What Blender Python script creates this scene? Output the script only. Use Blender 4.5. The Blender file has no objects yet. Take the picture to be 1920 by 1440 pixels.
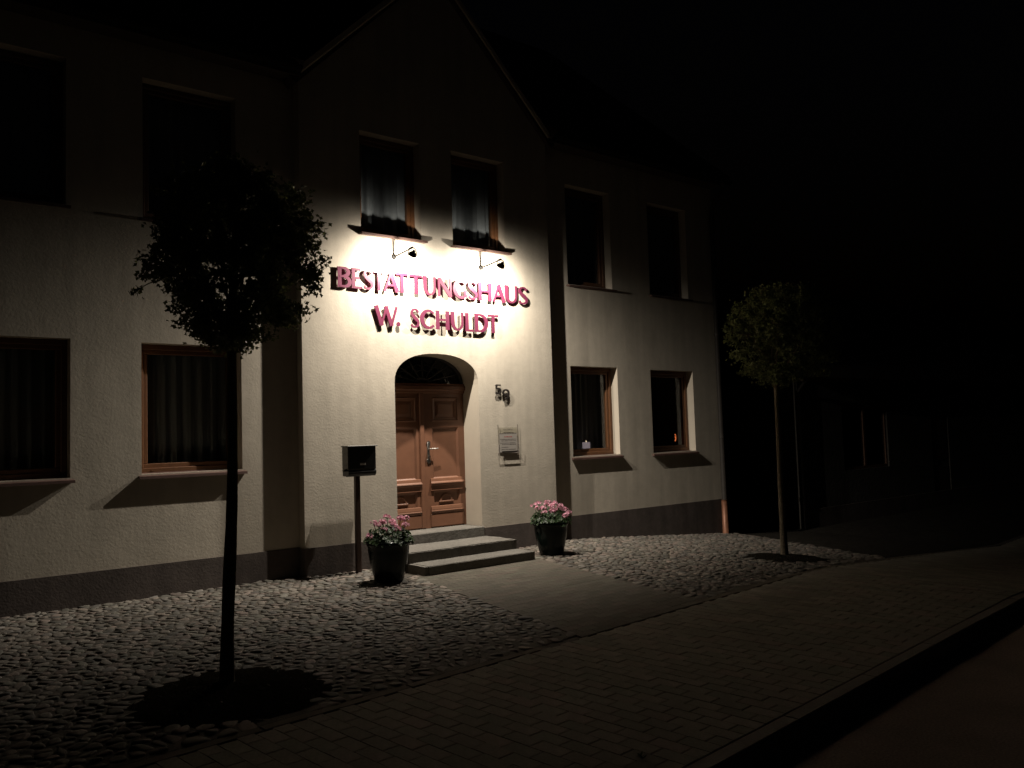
import bpy, bmesh, math, random
from mathutils import Vector, Matrix
from mathutils.geometry import tessellate_polygon
import numpy as np

random.seed(7)
R = random.Random(11)
sc = bpy.context.scene
C = sc.collection

# ------------------------------------------------------------------ camera, sky, exposure
F = 1560.61                      # focal length in photo pixels (photo is 1920 x 1440)
EYE = 1.56
c_r = Vector((0.78076398, -0.62408749, -0.0303711))
c_u = Vector((-0.01407216, -0.06615832, 0.9977099))
c_f = Vector((0.62466757, 0.77854857, 0.0604363))
cam_d = bpy.data.cameras.new('camera')
cam_d.sensor_fit = 'HORIZONTAL'; cam_d.sensor_width = 36.0
cam_d.lens = F / 1920 * 36.0
cam_d.clip_start = 0.05; cam_d.clip_end = 2000
cam = bpy.data.objects.new('camera', cam_d)
m = Matrix.Identity(4)
for i in range(3):
    m[i][0] = c_r[i]; m[i][1] = c_u[i]; m[i][2] = -c_f[i]
m[2][3] = EYE
cam.matrix_world = m
C.objects.link(cam); sc.camera = cam

world = bpy.data.worlds.new('World'); sc.world = world
world.use_nodes = True
wn = world.node_tree.nodes; wl = world.node_tree.links
sky = wn.new('ShaderNodeTexSky'); sky.sky_type = 'NISHITA'; sky.sun_disc = False
sky.sun_elevation = math.radians(-4.0); sky.sun_rotation = math.radians(200)
bg = wn['Background']; bg.inputs['Strength'].default_value = 0.03
wl.new(sky.outputs['Color'], bg.inputs['Color'])

LAMP_BEAM = 146.0                # watts of the two sign lamps: downward beam and open spill
LAMP_SPILL = 88.0
LAMP_COL = (1.0, 0.91, 0.79)

sc.view_settings.view_transform = 'Standard'; sc.view_settings.look = 'None'
sc.view_settings.exposure = 0.0; sc.view_settings.gamma = 1.0
sc.view_settings.use_curve_mapping = False
sc.render.engine = 'CYCLES'
sc.cycles.use_denoising = True
sc.cycles.max_bounces = 8; sc.cycles.diffuse_bounces = 5
sc.cycles.transparent_max_bounces = 12
sc.cycles.sample_clamp_indirect = 3.0
sc.cycles.caustics_reflective = False; sc.cycles.caustics_refractive = False

# ------------------------------------------------------------------ pixel helpers (a pixel is a direction only)
def ray(px, py):
    return c_r * ((px - 960) / F) - c_u * ((py - 720) / F) + c_f
def on_y(px, py, Y):
    d = ray(px, py); t = Y / d.y
    return Vector((d.x * t, Y, d.z * t + EYE))
def in_view(p, pad=60):
    q = Vector((p[0], p[1], p[2] - EYE)); d = q.dot(c_f)
    if d < .2: return False
    x = 960 + F * q.dot(c_r) / d; y = 720 - F * q.dot(c_u) / d
    return -pad < x < 1920 + pad and -pad < y < 1440 + pad

# ------------------------------------------------------------------ materials
MATS = {}
def mat(name, col, rough=.7, noise=None, bump=None, metal=0, spec=.5, attr=None, coat=0, sub=None, streak=0):
    """procedural material: base colour varied by noise (scale, amount), bump = list of (scale, strength, distance)"""
    if name in MATS: return MATS[name]
    M = bpy.data.materials.new(name); M.use_nodes = True
    n = M.node_tree.nodes; l = M.node_tree.links
    b = n['Principled BSDF']
    b.inputs['Roughness'].default_value = rough; b.inputs['Metallic'].default_value = metal
    b.inputs['Specular IOR Level'].default_value = spec
    b.inputs['Coat Weight'].default_value = coat
    b.inputs['Base Color'].default_value = (*col, 1)
    tc = n.new('ShaderNodeTexCoord')
    src = None
    if streak:
        mp = n.new('ShaderNodeMapping'); mp.inputs['Scale'].default_value = (3.2, 3.2, .28)
        l.new(tc.outputs['Object'], mp.inputs['Vector'])
        t = n.new('ShaderNodeTexNoise'); t.inputs['Scale'].default_value = 2.2; t.inputs['Detail'].default_value = 5
        l.new(mp.outputs[0], t.inputs['Vector'])
        r = n.new('ShaderNodeMapRange'); r.inputs['From Min'].default_value = .35; r.inputs['From Max'].default_value = .75
        r.inputs['To Min'].default_value = 1.03; r.inputs['To Max'].default_value = 1 - streak
        l.new(t.outputs['Fac'], r.inputs['Value'])
        mx = n.new('ShaderNodeMix'); mx.data_type = 'RGBA'; mx.blend_type = 'MULTIPLY'; mx.inputs['Factor'].default_value = 1
        mx.inputs[6].default_value = (*col, 1); l.new(r.outputs['Result'], mx.inputs[7]); src = mx.outputs[2]
    if attr:
        a = n.new('ShaderNodeAttribute'); a.attribute_name = attr; src = a.outputs['Color']
    if noise:
        prev = src
        for k, (s, amt) in enumerate(noise):
            t = n.new('ShaderNodeTexNoise'); t.inputs['Scale'].default_value = s
            t.inputs['Detail'].default_value = 6; t.inputs['Roughness'].default_value = .62
            l.new(tc.outputs['Object'], t.inputs['Vector'])
            r = n.new('ShaderNodeMapRange')
            r.inputs['From Min'].default_value = .3; r.inputs['From Max'].default_value = .7
            r.inputs['To Min'].default_value = 1 - amt; r.inputs['To Max'].default_value = 1 + amt
            l.new(t.outputs['Fac'], r.inputs['Value'])
            mx = n.new('ShaderNodeMix'); mx.data_type = 'RGBA'; mx.blend_type = 'MULTIPLY'
            mx.inputs['Factor'].default_value = 1
            if prev: l.new(prev, mx.inputs[6])
            else: mx.inputs[6].default_value = (*col, 1)
            l.new(r.outputs['Result'], mx.inputs[7])
            prev = mx.outputs[2]
        src = prev
    if src: l.new(src, b.inputs['Base Color'])
    if bump:
        nrm = None
        for (s, st, dist) in bump:
            t = n.new('ShaderNodeTexNoise'); t.inputs['Scale'].default_value = s
            t.inputs['Detail'].default_value = 4; t.inputs['Roughness'].default_value = .55
            l.new(tc.outputs['Object'], t.inputs['Vector'])
            bp = n.new('ShaderNodeBump'); bp.inputs['Strength'].default_value = st
            bp.inputs['Distance'].default_value = dist
            l.new(t.outputs['Fac'], bp.inputs['Height'])
            if nrm: l.new(nrm, bp.inputs['Normal'])
            nrm = bp.outputs['Normal']
        l.new(nrm, b.inputs['Normal'])
    if sub: b.inputs['Transmission Weight'].default_value = sub
    MATS[name] = M
    return M

PLASTER = mat('plaster', (.52, .465, .38), .95, [(1.1, .07), (9, .05)], [(1.7, .25, .02), (42, .55, .0035), (120, .5, .0016)], spec=.15, streak=.13)
PLINTH = mat('plinth_paint', (.10, .082, .073), .85, [(2, .2), (14, .12)], [(45, .5, .005)], spec=.2, streak=.25)
REVEAL = mat('smooth_plaster', (.50, .44, .355), .9, [(3, .05)], [(25, .3, .003)], spec=.15)
ROOF = mat('roof_tile', (.05, .032, .026), .8, [(6, .25)], [(12, .5, .02)])
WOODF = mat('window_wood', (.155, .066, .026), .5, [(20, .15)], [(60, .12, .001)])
SILLM = mat('sill_clinker', (.105, .058, .046), .6, [(15, .2)], [(70, .3, .002)])
DOORM = mat('door_wood', (.158, .070, .038), .5, [(7, .10)], [(45, .12, .0012)])
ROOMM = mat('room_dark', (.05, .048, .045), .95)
CURTM = mat('curtain_white', (.285, .292, .305), .9, spec=.1)
CURTD = mat('curtain_grey', (.25, .26, .255), .9, spec=.1)
STEEL = mat('brushed_steel', (.42, .40, .37), .35, metal=1)
LAMPM = mat('lamp_metal', (.009, .008, .007), .6, metal=0, spec=.2)
DARKST = mat('dark_metal', (.06, .05, .045), .4, metal=.6)
COPPER = mat('copper_pipe', (.26, .115, .065), .5, [(12, .2)], metal=.3)
ZINC = mat('zinc_pipe', (.038, .032, .027), .6, [(10, .2)], metal=.3)
LETTER = mat('letter_magenta', (.135, .024, .055), .4, spec=.3)
LETSIDE = mat('letter_side', (.30, .07, .10), .4)
MAILM = mat('mailbox_black', (.018, .017, .016), .38, spec=.4)
MAILS = mat('mailbox_steel', (.10, .094, .085), .5, metal=.3)
POSTM = mat('post_brown', (.045, .022, .014), .5)
POTM = mat('pot_glaze', (.006, .010, .008), .16, [(5, .3)], [(9, .12, .01)], spec=.16)
SOIL = mat('soil', (.014, .012, .009), 1, [(30, .4)], [(40, .9, .02), (120, .6, .006)], spec=0)
STONE = mat('step_stone', (.125, .115, .10), .85, [(3, .2), (30, .22)], [(6, .5, .02), (50, .6, .006)], spec=.25)
COB = mat('cobble_stone', (.3, .27, .23), .8, [(45, .22)], [(60, .4, .004)], attr='tint', spec=.3)
PAV = mat('paver_concrete', (.12, .1, .08), .9, [(60, .2), (3, .12)], [(140, .6, .0025)], attr='tint', spec=.2)
BED = mat('bedding_sand', (.052, .042, .029), .95, [(8, .35), (50, .3)], [(70, .7, .006)])
KERBM = mat('kerb_granite', (.16, .14, .12), .85, [(40, .2)], [(60, .5, .004)])
ASPH = mat('asphalt', (.24, .195, .165), .9, [(70, .35), (2, .15)], [(160, .8, .004), (30, .4, .004)], spec=.1)
EARTH = mat('earth', (.03, .026, .02), 1, [(3, .3)], [(20, .6, .02)], spec=0)
BARK = mat('bark', (.13, .105, .07), .9, [(25, .3)], [(30, .8, .012)], spec=.2)
GLASSEM = {}

def leaf_mat(name, col, trans=.32, attr='tint'):
    M = bpy.data.materials.new(name); M.use_nodes = True
    n = M.node_tree.nodes; l = M.node_tree.links
    b = n['Principled BSDF']; b.inputs['Roughness'].default_value = .45
    b.inputs['Specular IOR Level'].default_value = .35
    a = n.new('ShaderNodeAttribute'); a.attribute_name = attr
    l.new(a.outputs['Color'], b.inputs['Base Color'])
    t = n.new('ShaderNodeBsdfTranslucent'); l.new(a.outputs['Color'], t.inputs['Color'])
    mx = n.new('ShaderNodeMixShader'); mx.inputs[0].default_value = trans
    l.new(b.outputs[0], mx.inputs[1]); l.new(t.outputs[0], mx.inputs[2])
    l.new(mx.outputs[0], n['Material Output'].inputs['Surface'])
    return M
LEAF = leaf_mat('tree_leaf', (.06, .09, .03))
GERL = leaf_mat('geranium_leaf', (.05, .1, .03))
PETAL = leaf_mat('petal', (.7, .3, .4), .35)

def glass_mat():
    M = bpy.data.materials.new('window_glass'); M.use_nodes = True
    n = M.node_tree.nodes; l = M.node_tree.links
    n.remove(n['Principled BSDF'])
    tr = n.new('ShaderNodeBsdfTransparent'); tr.inputs['Color'].default_value = (.88, .895, .89, 1)
    gl = n.new('ShaderNodeBsdfGlossy'); gl.inputs['Roughness'].default_value = .015
    lw = n.new('ShaderNodeLayerWeight'); lw.inputs['Blend'].default_value = .5
    pw = n.new('ShaderNodeMath'); pw.operation = 'POWER'; pw.inputs[1].default_value = 5
    l.new(lw.outputs['Facing'], pw.inputs[0])
    fr = n.new('ShaderNodeMapRange'); fr.inputs['To Min'].default_value = .045; fr.inputs['To Max'].default_value = 1
    l.new(pw.outputs[0], fr.inputs['Value'])
    mx = n.new('ShaderNodeMixShader')
    l.new(fr.outputs[0], mx.inputs[0]); l.new(tr.outputs[0], mx.inputs[1]); l.new(gl.outputs[0], mx.inputs[2])
    l.new(mx.outputs[0], n['Material Output'].inputs['Surface'])
    return M
GLASS = glass_mat()
ACRYL = glass_mat(); ACRYL.name = 'clear_acrylic'
ACRYL.node_tree.nodes['Transparent BSDF'].inputs['Color'].default_value = (.97, .97, .95, 1)
ACRYL.node_tree.nodes['Map Range'].inputs['To Max'].default_value = .25
def emit_mat(name, col, s):
    M = bpy.data.materials.new(name); M.use_nodes = True
    b = M.node_tree.nodes['Principled BSDF']
    b.inputs['Base Color'].default_value = (*col, 1)
    b.inputs['Emission Color'].default_value = (*col, 1); b.inputs['Emission Strength'].default_value = s
    return M

# ------------------------------------------------------------------ mesh helpers
class MB:
    def __init__(s): s.v = []; s.f = []; s.c = []; s.col = None
    def add(s, vs, fs, col=None):
        o = len(s.v); s.v += [tuple(p) for p in vs]
        s.f += [tuple(i + o for i in f) for f in fs]
        s.c += [col or (1, 1, 1)] * len(vs)
    def box(s, x0, x1, y0, y1, z0, z1, col=None, ch=0):
        if ch <= 0:
            vs = [(x, y, z) for z in (z0, z1) for y in (y0, y1) for x in (x0, x1)]
            s.add(vs, [(0, 2, 3, 1), (4, 5, 7, 6), (0, 1, 5, 4), (2, 6, 7, 3), (0, 4, 6, 2), (1, 3, 7, 5)], col); return
        bm = bmesh.new(); bmesh.ops.create_cube(bm, size=1)
        for v in bm.verts: v.co = Vector(((x0 + x1) / 2 + v.co.x * (x1 - x0), (y0 + y1) / 2 + v.co.y * (y1 - y0), (z0 + z1) / 2 + v.co.z * (z1 - z0)))
        bmesh.ops.bevel(bm, geom=bm.edges[:], offset=ch, segments=1, affect='EDGES')
        bm.verts.index_update()
        s.add([v.co[:] for v in bm.verts], [[v.index for v in f.verts] for f in bm.faces], col); bm.free()
    def quad(s, a, b, c, d, col=None): s.add([a, b, c, d], [(0, 1, 2, 3)], col)
    def tube(s, pts, rad, n=8, col=None, cap=True):
        pts = [Vector(p) for p in pts]
        rs = rad if isinstance(rad, (list, tuple)) else [rad] * len(pts)
        vs = []; up = Vector((.31, .17, .93)).normalized()
        for i, p in enumerate(pts):
            d = (pts[min(i + 1, len(pts) - 1)] - pts[max(i - 1, 0)]).normalized()
            a = d.cross(up)
            if a.length < .05: a = d.cross(Vector((1, 0, 0)))
            a.normalize(); b = d.cross(a).normalized()
            for k in range(n):
                t = 2 * math.pi * k / n
                vs.append(p + (a * math.cos(t) + b * math.sin(t)) * rs[i])
        fs = []
        for i in range(len(pts) - 1):
            for k in range(n):
                k2 = (k + 1) % n
                fs.append((i * n + k, i * n + k2, (i + 1) * n + k2, (i + 1) * n + k))
        if cap:
            fs.append(tuple(range(n))); fs.append(tuple(range((len(pts) - 1) * n, len(pts) * n))[::-1])
        s.add(vs, fs, col)
    def lathe(s, prof, n=32, org=(0, 0, 0), axis=None, col=None):
        vs = []; o = Vector(org)
        ax = Vector(axis or (0, 0, 1)).normalized(); q = Vector((0, 0, 1)).rotation_difference(ax)
        for r_, z_ in prof:
            for k in range(n):
                t = 2 * math.pi * k / n
                vs.append(o + q @ Vector((r_ * math.cos(t), r_ * math.sin(t), z_)))
        fs = []
        for i in range(len(prof) - 1):
            for k in range(n):
                k2 = (k + 1) % n
                fs.append((i * n + k, i * n + k2, (i + 1) * n + k2, (i + 1) * n + k))
        s.add(vs, fs, col)
    def build(s, name, material, parent=None, smooth=False, loc=None, angle=None):
        me = bpy.data.meshes.new(name)
        org = Vector(loc) if loc else Vector((0, 0, 0))
        me.from_pydata([(x - org.x, y - org.y, z - org.z) for x, y, z in s.v], [], s.f)
        a = me.color_attributes.new('tint', 'FLOAT_COLOR', 'POINT')
        arr = np.ones((len(s.v), 4), dtype=np.float32); arr[:, :3] = np.array(s.c, dtype=np.float32).reshape(-1, 3)
        a.data.foreach_set('color', arr.ravel())
        me.validate(); me.update()
        if smooth:
            me.polygons.foreach_set('use_smooth', [True] * len(me.polygons))
            if angle: me.set_sharp_from_angle(angle=math.radians(angle))
        o = bpy.data.objects.new(name, me); C.objects.link(o)
        o.data.materials.append(material)
        o.location = org
        if parent:
            o.parent = parent
            o.location = org - world_loc(parent)
        return o
WL = {}
def world_loc(o):
    p = Vector((0, 0, 0))
    while o: p += Vector(o.location); o = o.parent
    return p
def empty(name, loc, label=None, cat=None, group=None, parent=None):
    o = bpy.data.objects.new(name, None); C.objects.link(o); o.empty_display_size = .1
    o.location = loc
    if parent: o.parent = parent; o.location = Vector(loc) - world_loc(parent)
    if label: tag(o, label, cat, group)
    return o
def tag(o, label=None, cat=None, group=None, kind=None):
    if label: o['label'] = label
    if cat: o['category'] = cat
    if group: o['group'] = group
    if kind: o['kind'] = kind
    return o

def gz(x):                        # the ground falls away past the house's right part
    t = min(max(0, x - 8.0), 6.5)
    return -.078 * t * (t / (t + .6)) if t > 0 else 0.0

# ------------------------------------------------------------------ ground, road, sidewalk
KS = .096                         # the street runs about 5.5 degrees off the house front
def kerb_y(x): return 2.33 + KS * x           # joint between kerbstones and pavers
def inner_y(x): return 4.40 + KS * x          # joint between sidewalk and cobbles
XS = [-60, -30, -15, -8, -4, 0, 4, 7, 8] + [8 + .5 * i for i in range(1, 15)] + [18, 24, 32, 45, 70, 120]
def strip(name, lo, hi, dz, material, xs=XS, n=1):
    mb = MB()
    for a, b in zip(xs[:-1], xs[1:]):
        for k in range(n):
            t0, t1 = k / n, (k + 1) / n
            p = lambda x, t: (x, lo(x) * (1 - t) + hi(x) * t, gz(x) + dz)
            mb.quad(p(a, t0), p(b, t0), p(b, t1), p(a, t1))
    return tag(mb.build(name, material), kind='structure')
strip('ground', lambda x: -150, lambda x: 150, -.22, EARTH)
strip('road', lambda x: -9 + KS * x, lambda x: kerb_y(x) - .09, -.10, ASPH)
sidewalk = strip('sidewalk', lambda x: kerb_y(x) - .02, lambda x: inner_y(x) + .02, -.012, BED)
cobbles = strip('cobbled_forecourt', lambda x: max(inner_y(x), 5.4 + (x - 10.3) / .5 - .1), lambda x: 9.15, -.004, BED,
                [-8, -4, 0, 4, 7, 8] + [8 + .5 * i for i in range(1, 9)])
driveway = strip('driveway', lambda x: inner_y(x), lambda x: 24, -.016, mat('drive_gravel', (.028, .025, .021), .95, [(9, .3), (60, .3)], [(50, .8, .01)], spec=0), [9.5 + .5 * i for i in range(12)] + [18, 24, 34, 50])

uS = Vector((1, KS, 0)).normalized(); vS = Vector((-KS, 1, 0)).normalized()
S0 = Vector((0, 2.33, 0))
def s_pt(u, v, z=0):
    p = S0 + uS * u + vS * v
    return Vector((p.x, p.y, gz(p.x) + z))
kerb = tag(empty('kerb', (0, 2.3, 0)), kind='structure')
for i in range(-3, 16):
    mb = MB(); u0, u1 = i * 1.0 + .003, i * 1.0 + .997
    dz = R.uniform(-.003, .003)
    a = [(-.105, -.16), (-.105, -.012), (-.093, dz), (-.008, dz), (-.008, -.16)]
    vs = [s_pt(u0, q[0], q[1]) for q in a] + [s_pt(u1, q[0], q[1]) for q in a]
    n_ = len(a)
    mb.add(vs, [(k, k + 1, n_ + k + 1, n_ + k) for k in range(n_ - 1)] + [tuple(range(n_))[::-1], tuple(range(n_, 2 * n_))])
    mb.build('kerb_stone', KERBM, kerb)

PAVC = [(.092, .085, .068), (.097, .090, .073), (.087, .081, .064), (.099, .085, .070), (.089, .086, .068), (.094, .084, .069), (.085, .079, .064)]
def paver_into(mb, cs, h, col, g=.0008, c=.0024):
    """cs: four corners (ccw, on the bedding), proud block with chamfered top"""
    cen = sum(cs, Vector()) / 4
    def inset(d):
        out = []
        for p in cs:
            q = cen - p; q.z = 0
            ex = Vector((q.x, q.y, 0)); L = ex.length
            out.append(p + ex * min(.45, d * 1.42 / max(L, .01)))
        return out
    lo = inset(g); hi = inset(g + c)
    vs = [Vector((p.x, p.y, p.z - .03)) for p in lo] + [Vector((p.x, p.y, p.z + h - .0022)) for p in lo] + [Vector((p.x, p.y, p.z + h)) for p in hi]
    fs = [(8, 9, 10, 11)]
    for k in range(4):
        k2 = (k + 1) % 4
        fs += [(k, k2, 4 + k2, 4 + k), (4 + k, 4 + k2, 8 + k2, 8 + k)]
    mb.add(vs, fs, col)
def lay_pavers(name, quads, parent, limit=300):
    vis = [q for q in quads if in_view(sum(q[0], Vector()) / 4, 40)]
    vis.sort(key=lambda q: (sum(q[0], Vector()) / 4).length)
    near = vis[:limit]; ids = {id(q) for q in near}
    for cs, h, col in near:
        mb = MB(); paver_into(mb, cs, h, col); mb.build(name, PAV, parent, loc=sum(cs, Vector()) / 4)
    rest = MB()
    for q in quads:
        if id(q) not in ids: paver_into(rest, *q)
    if rest.v: tag(rest.build(name + 's', PAV, parent), kind='stuff')
def pcol(): 
    c = R.choice(PAVC); f = R.uniform(1.95, 2.5); return tuple(x * f for x in c)
quads = []
PW, PL, VW = .105, .205, 1.965
nrow = 0
u = -3.0
while u < 22:
    off = 0 if nrow % 2 == 0 else PL / 2
    v = -off
    while v < VW - .01:
        v0, v1 = max(v, 0), min(v + PL, VW)
        if v1 - v0 > .03:
            j = lambda: R.uniform(-.0015, .0015)
            cs = [s_pt(u + j(), v0 + j(), 0), s_pt(u + PW + j(), v0 + j(), 0), s_pt(u + PW + j(), v1 + j(), 0), s_pt(u + j(), v1 + j(), 0)]
            for p in cs: p.z -= .012
            quads.append((cs, .012 + R.uniform(-.0012, .0012), pcol()))
        v += PL
    u += PW; nrow += 1
lay_pavers('paver', quads, sidewalk)
# edging stones between sidewalk and forecourt
edging = tag(empty('edging', (0, 4.4, 0)), kind='structure')
for i in range(-3, 15):
    ua, ub = i + .003, i + .997                 # the edging stops where the path meets the sidewalk
    if 4 <= i <= 6:
        if i == 4: ub = 4.22
        elif i == 6: ua = 6.30
        else: continue
    mb = MB(); cs = [s_pt(ua, VW + .004), s_pt(ub, VW + .004), s_pt(ub, VW + .075), s_pt(ua, VW + .075)]
    paver_into(mb, cs, R.uniform(-.003, .002), (.095, .08, .06), .001); mb.build('edging_stone', PAV, edging)

# path from the sidewalk to the steps
PLa, PLb = Vector((4.41, 4.312 + KS * 4.41, 0)), Vector((5.00, 8.16, 0))
PRa, PRb = Vector((6.07, 4.312 + KS * 6.07, 0)), Vector((6.83, 8.16, 0))
mb = MB(); mb.quad(PLa + Vector((0, 0, -.01)), PRa + Vector((0, 0, -.01)), PRb + Vector((0, 0, -.01)), PLb + Vector((0, 0, -.01)))
path = tag(mb.build('path', BED), kind='structure')
quads = []; NC = 32
for k in range(NC):
    t0, t1 = k / NC, (k + 1) / NC
    A0, B0 = PLa.lerp(PLb, t0), PRa.lerp(PRb, t0); A1, B1 = PLa.lerp(PLb, t1), PRa.lerp(PRb, t1)
    w = (B0 - A0).length; s = -(k % 2) * .1
    while s < w:
        a, b = max(s, 0) / w, min(s + .2, w) / w
        if b - a > .02:
            cs = [A0.lerp(B0, a), A0.lerp(B0, b), A1.lerp(B1, b), A1.lerp(B1, a)]
            for p in cs: p.z = gz(p.x) - .008
            quads.append((cs, .011 + R.uniform(-.0008, .0008), (lambda c: (c[0] * .46, c[1] * .44, c[2] * .43))(pcol())))
        s += .2
lay_pavers('path_paver', quads, path)

# ------------------------------------------------------------------ cobblestones
BED1 = (1.90, 5.25, .60); BED2 = (9.02, 5.98, .52)
def in_cob(x, y):
    if y < inner_y(x) + .05 or x < -1.2 or x > 10.3 + (y - 5.4) * .5: return False
    if y > (8.985 if 4.12 < x < 7.97 else 9.13): return False
    if math.hypot(x - BED1[0], y - BED1[1]) < BED1[2]: return False
    if math.hypot(x - BED2[0], y - BED2[1]) < BED2[2]: return False
    t = (y - PLa.y) / (PLb.y - PLa.y)
    xl = PLa.x + (PLb.x - PLa.x) * t; xr = PRa.x + (PRb.x - PRa.x) * t
    if xl - .03 < x < xr + .03 and y < 8.16: return False
    if 4.98 < x < 6.84 and y >= 8.0: return False
    return True
SPC = .093
pts = []
row = 0; y = 4.2
while y < 9.2:
    x = -1.3 + (row % 2) * SPC / 2
    while x < 12.8:
        px_, py_ = x + R.uniform(-.36, .36) * SPC, y + R.uniform(-.36, .36) * SPC
        if in_cob(px_, py_): pts.append((px_, py_, R.uniform(-.0012, .0016)))
        x += SPC
    y += SPC * .87; row += 1
grid = {}
for i, p in enumerate(pts): grid.setdefault((int(p[0] // .12), int(p[1] // .12)), []).append(i)
def cell(i):
    x, y, w = pts[i]
    h = .10
    poly = [(x - h, y - h), (x + h, y - h), (x + h, y + h), (x - h, y + h)]
    gx, gy = int(x // .12), int(y // .12)
    for a in (-2, -1, 0, 1, 2):
        for b in (-2, -1, 0, 1, 2):
            for k in grid.get((gx + a, gy + b), ()):
                if k == i: continue
                X, Y, W_ = pts[k]
                dx, dy = X - x, Y - y; d2 = dx * dx + dy * dy
                if d2 > .05: continue
                lim = (d2 + w - W_) / 2
                out = []; n = len(poly)
                for q in range(n):
                    p0, p1 = poly[q], poly[(q + 1) % n]
                    s0 = (p0[0] - x) * dx + (p0[1] - y) * dy - lim; s1 = (p1[0] - x) * dx + (p1[1] - y) * dy - lim
                    if s0 <= 0: out.append(p0)
                    if (s0 < 0 < s1) or (s1 < 0 < s0):
                        t = s0 / (s0 - s1); out.append((p0[0] + (p1[0] - p0[0]) * t, p0[1] + (p1[1] - p0[1]) * t))
                poly = out
                if len(poly) < 3: return None
    return poly
def cob_col():
    f = R.uniform(.55, 1.2) * (1.35 if R.random() < .06 else 1)
    c = R.choice([(.142, .124, .103), (.142, .124, .103), (.132, .119, .104), (.16, .132, .108), (.158, .125, .105), (.108, .10, .084), (.124, .115, .093)])
    return tuple(x * f for x in c)
def stone_mesh(i):
    poly = cell(i)
    if not poly: return None
    cx = sum(p[0] for p in poly) / len(poly); cy = sum(p[1] for p in poly) / len(poly)
    loose = max(0, min(1, (6.3 - cy) / 1.6)) * max(0, min(1, (cx - 1.5) / 2)) * (1 if cx < 6 else .4)
    sh = R.uniform(.80, .93) - loose * R.uniform(.05, .32)
    an = R.uniform(0, math.pi); st = R.uniform(.80, 1.0); ca, sa = math.cos(an), math.sin(an)
    P = []
    for (px_, py_) in poly:
        dx, dy = (px_ - cx) * sh, (py_ - cy) * sh
        a, b = dx * ca + dy * sa, (-dx * sa + dy * ca) * st
        P.append((a * ca - b * sa, a * sa + b * ca))
    # drop tiny edges, then one round of corner cutting
    Q = [p for k, p in enumerate(P) if math.hypot(p[0] - P[k - 1][0], p[1] - P[k - 1][1]) > .006]
    if len(Q) < 3: return None
    S = []
    for k in range(len(Q)):
        a, b = Q[k], Q[(k + 1) % len(Q)]
        S.append((a[0] * .74 + b[0] * .26, a[1] * .74 + b[1] * .26)); S.append((a[0] * .26 + b[0] * .74, a[1] * .26 + b[1] * .74))
    n = len(S)
    if max(math.hypot(*p) for p in S) < .012: return None
    h = R.uniform(.010, .021) * (1 - .35 * loose); tx, ty = R.uniform(-.12, .12), R.uniform(-.12, .12)
    z0 = gz(cx)
    vs = []
    for (k, zz) in ((1.0, -.03), (.98, h * .5), (.86, h * .86), (.5, h * .99)):
        for p in S:
            jx = 1 + R.uniform(-.03, .03)
            vs.append((p[0] * k * jx, p[1] * k * jx, zz + (p[0] * tx + p[1] * ty) * (1 if zz > 0 else 0)))
    vs.append((0, 0, h))
    fs = []
    for r_ in range(3):
        for k in range(n):
            k2 = (k + 1) % n
            fs.append((r_ * n + k, r_ * n + k2, (r_ + 1) * n + k2, (r_ + 1) * n + k))
    for k in range(n): fs.append((3 * n + k, 3 * n + (k + 1) % n, 4 * n))
    vs = [(a + cx, b + cy, c + z0 - .010) for a, b, c in vs]
    return (cx, cy, z0), vs, fs, cob_col()
stones = [s for s in (stone_mesh(i) for i in range(len(pts))) if s]
order = sorted([s for s in stones if in_view(s[0], 0)], key=lambda s: Vector((s[0][0], s[0][1], s[0][2] - EYE)).length)
near = {id(s) for s in order[:300]}
rest = MB()
for s in stones:
    if id(s) in near:
        mb = MB(); mb.add(s[1], s[2], s[3]); mb.build('cobblestone', COB, cobbles, True, s[0])
    else: rest.add(s[1], s[2], s[3])
tag(rest.build('cobblestones', COB, cobbles, True), kind='stuff')

# ------------------------------------------------------------------ house
YB, YW = 9.0, 9.15                 # front planes: middle bay, wings
XL, XR, BX0, BX1 = -5.0, 12.02, 4.12, 7.975
EAVE = 5.90; GAP = 7.83            # eaves height, gable apex
RD = .14                           # window reveal depth
house = empty('house', (6.05, 9.1, 0), 'cream plastered two-storey funeral parlour with a gabled middle bay and dark plinth', 'house')
def tess(loops, y):
    """polygon with holes in the x-z plane facing -y"""
    L = [[Vector((p[0], p[1], 0)) for p in lp] for lp in loops]
    tri = tessellate_polygon(L)
    flat = [p for lp in loops for p in lp]
    fs = []
    for a, b, c in tri:
        A, B, D = flat[a], flat[b], flat[c]
        cr = (B[0] - A[0]) * (D[1] - A[1]) - (B[1] - A[1]) * (D[0] - A[0])
        if abs(cr) < 1e-9: continue
        fs.append((a, b, c) if cr > 0 else (a, c, b))
    return [(p[0], y, p[1]) for p in flat], fs
def rect(x0, x1, z0, z1): return [(x0, z0), (x1, z0), (x1, z1), (x0, z1)]
def reveal(mb, loop, y0, y1, skip=()):
    n = len(loop)
    for k in range(n):
        if k in skip: continue
        a, b = loop[k], loop[(k + 1) % n]
        mb.quad((a[0], y0, a[1]), (b[0], y0, b[1]), (b[0], y1, b[1]), (a[0], y1, a[1]))
PT = .33                            # plinth top
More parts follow.
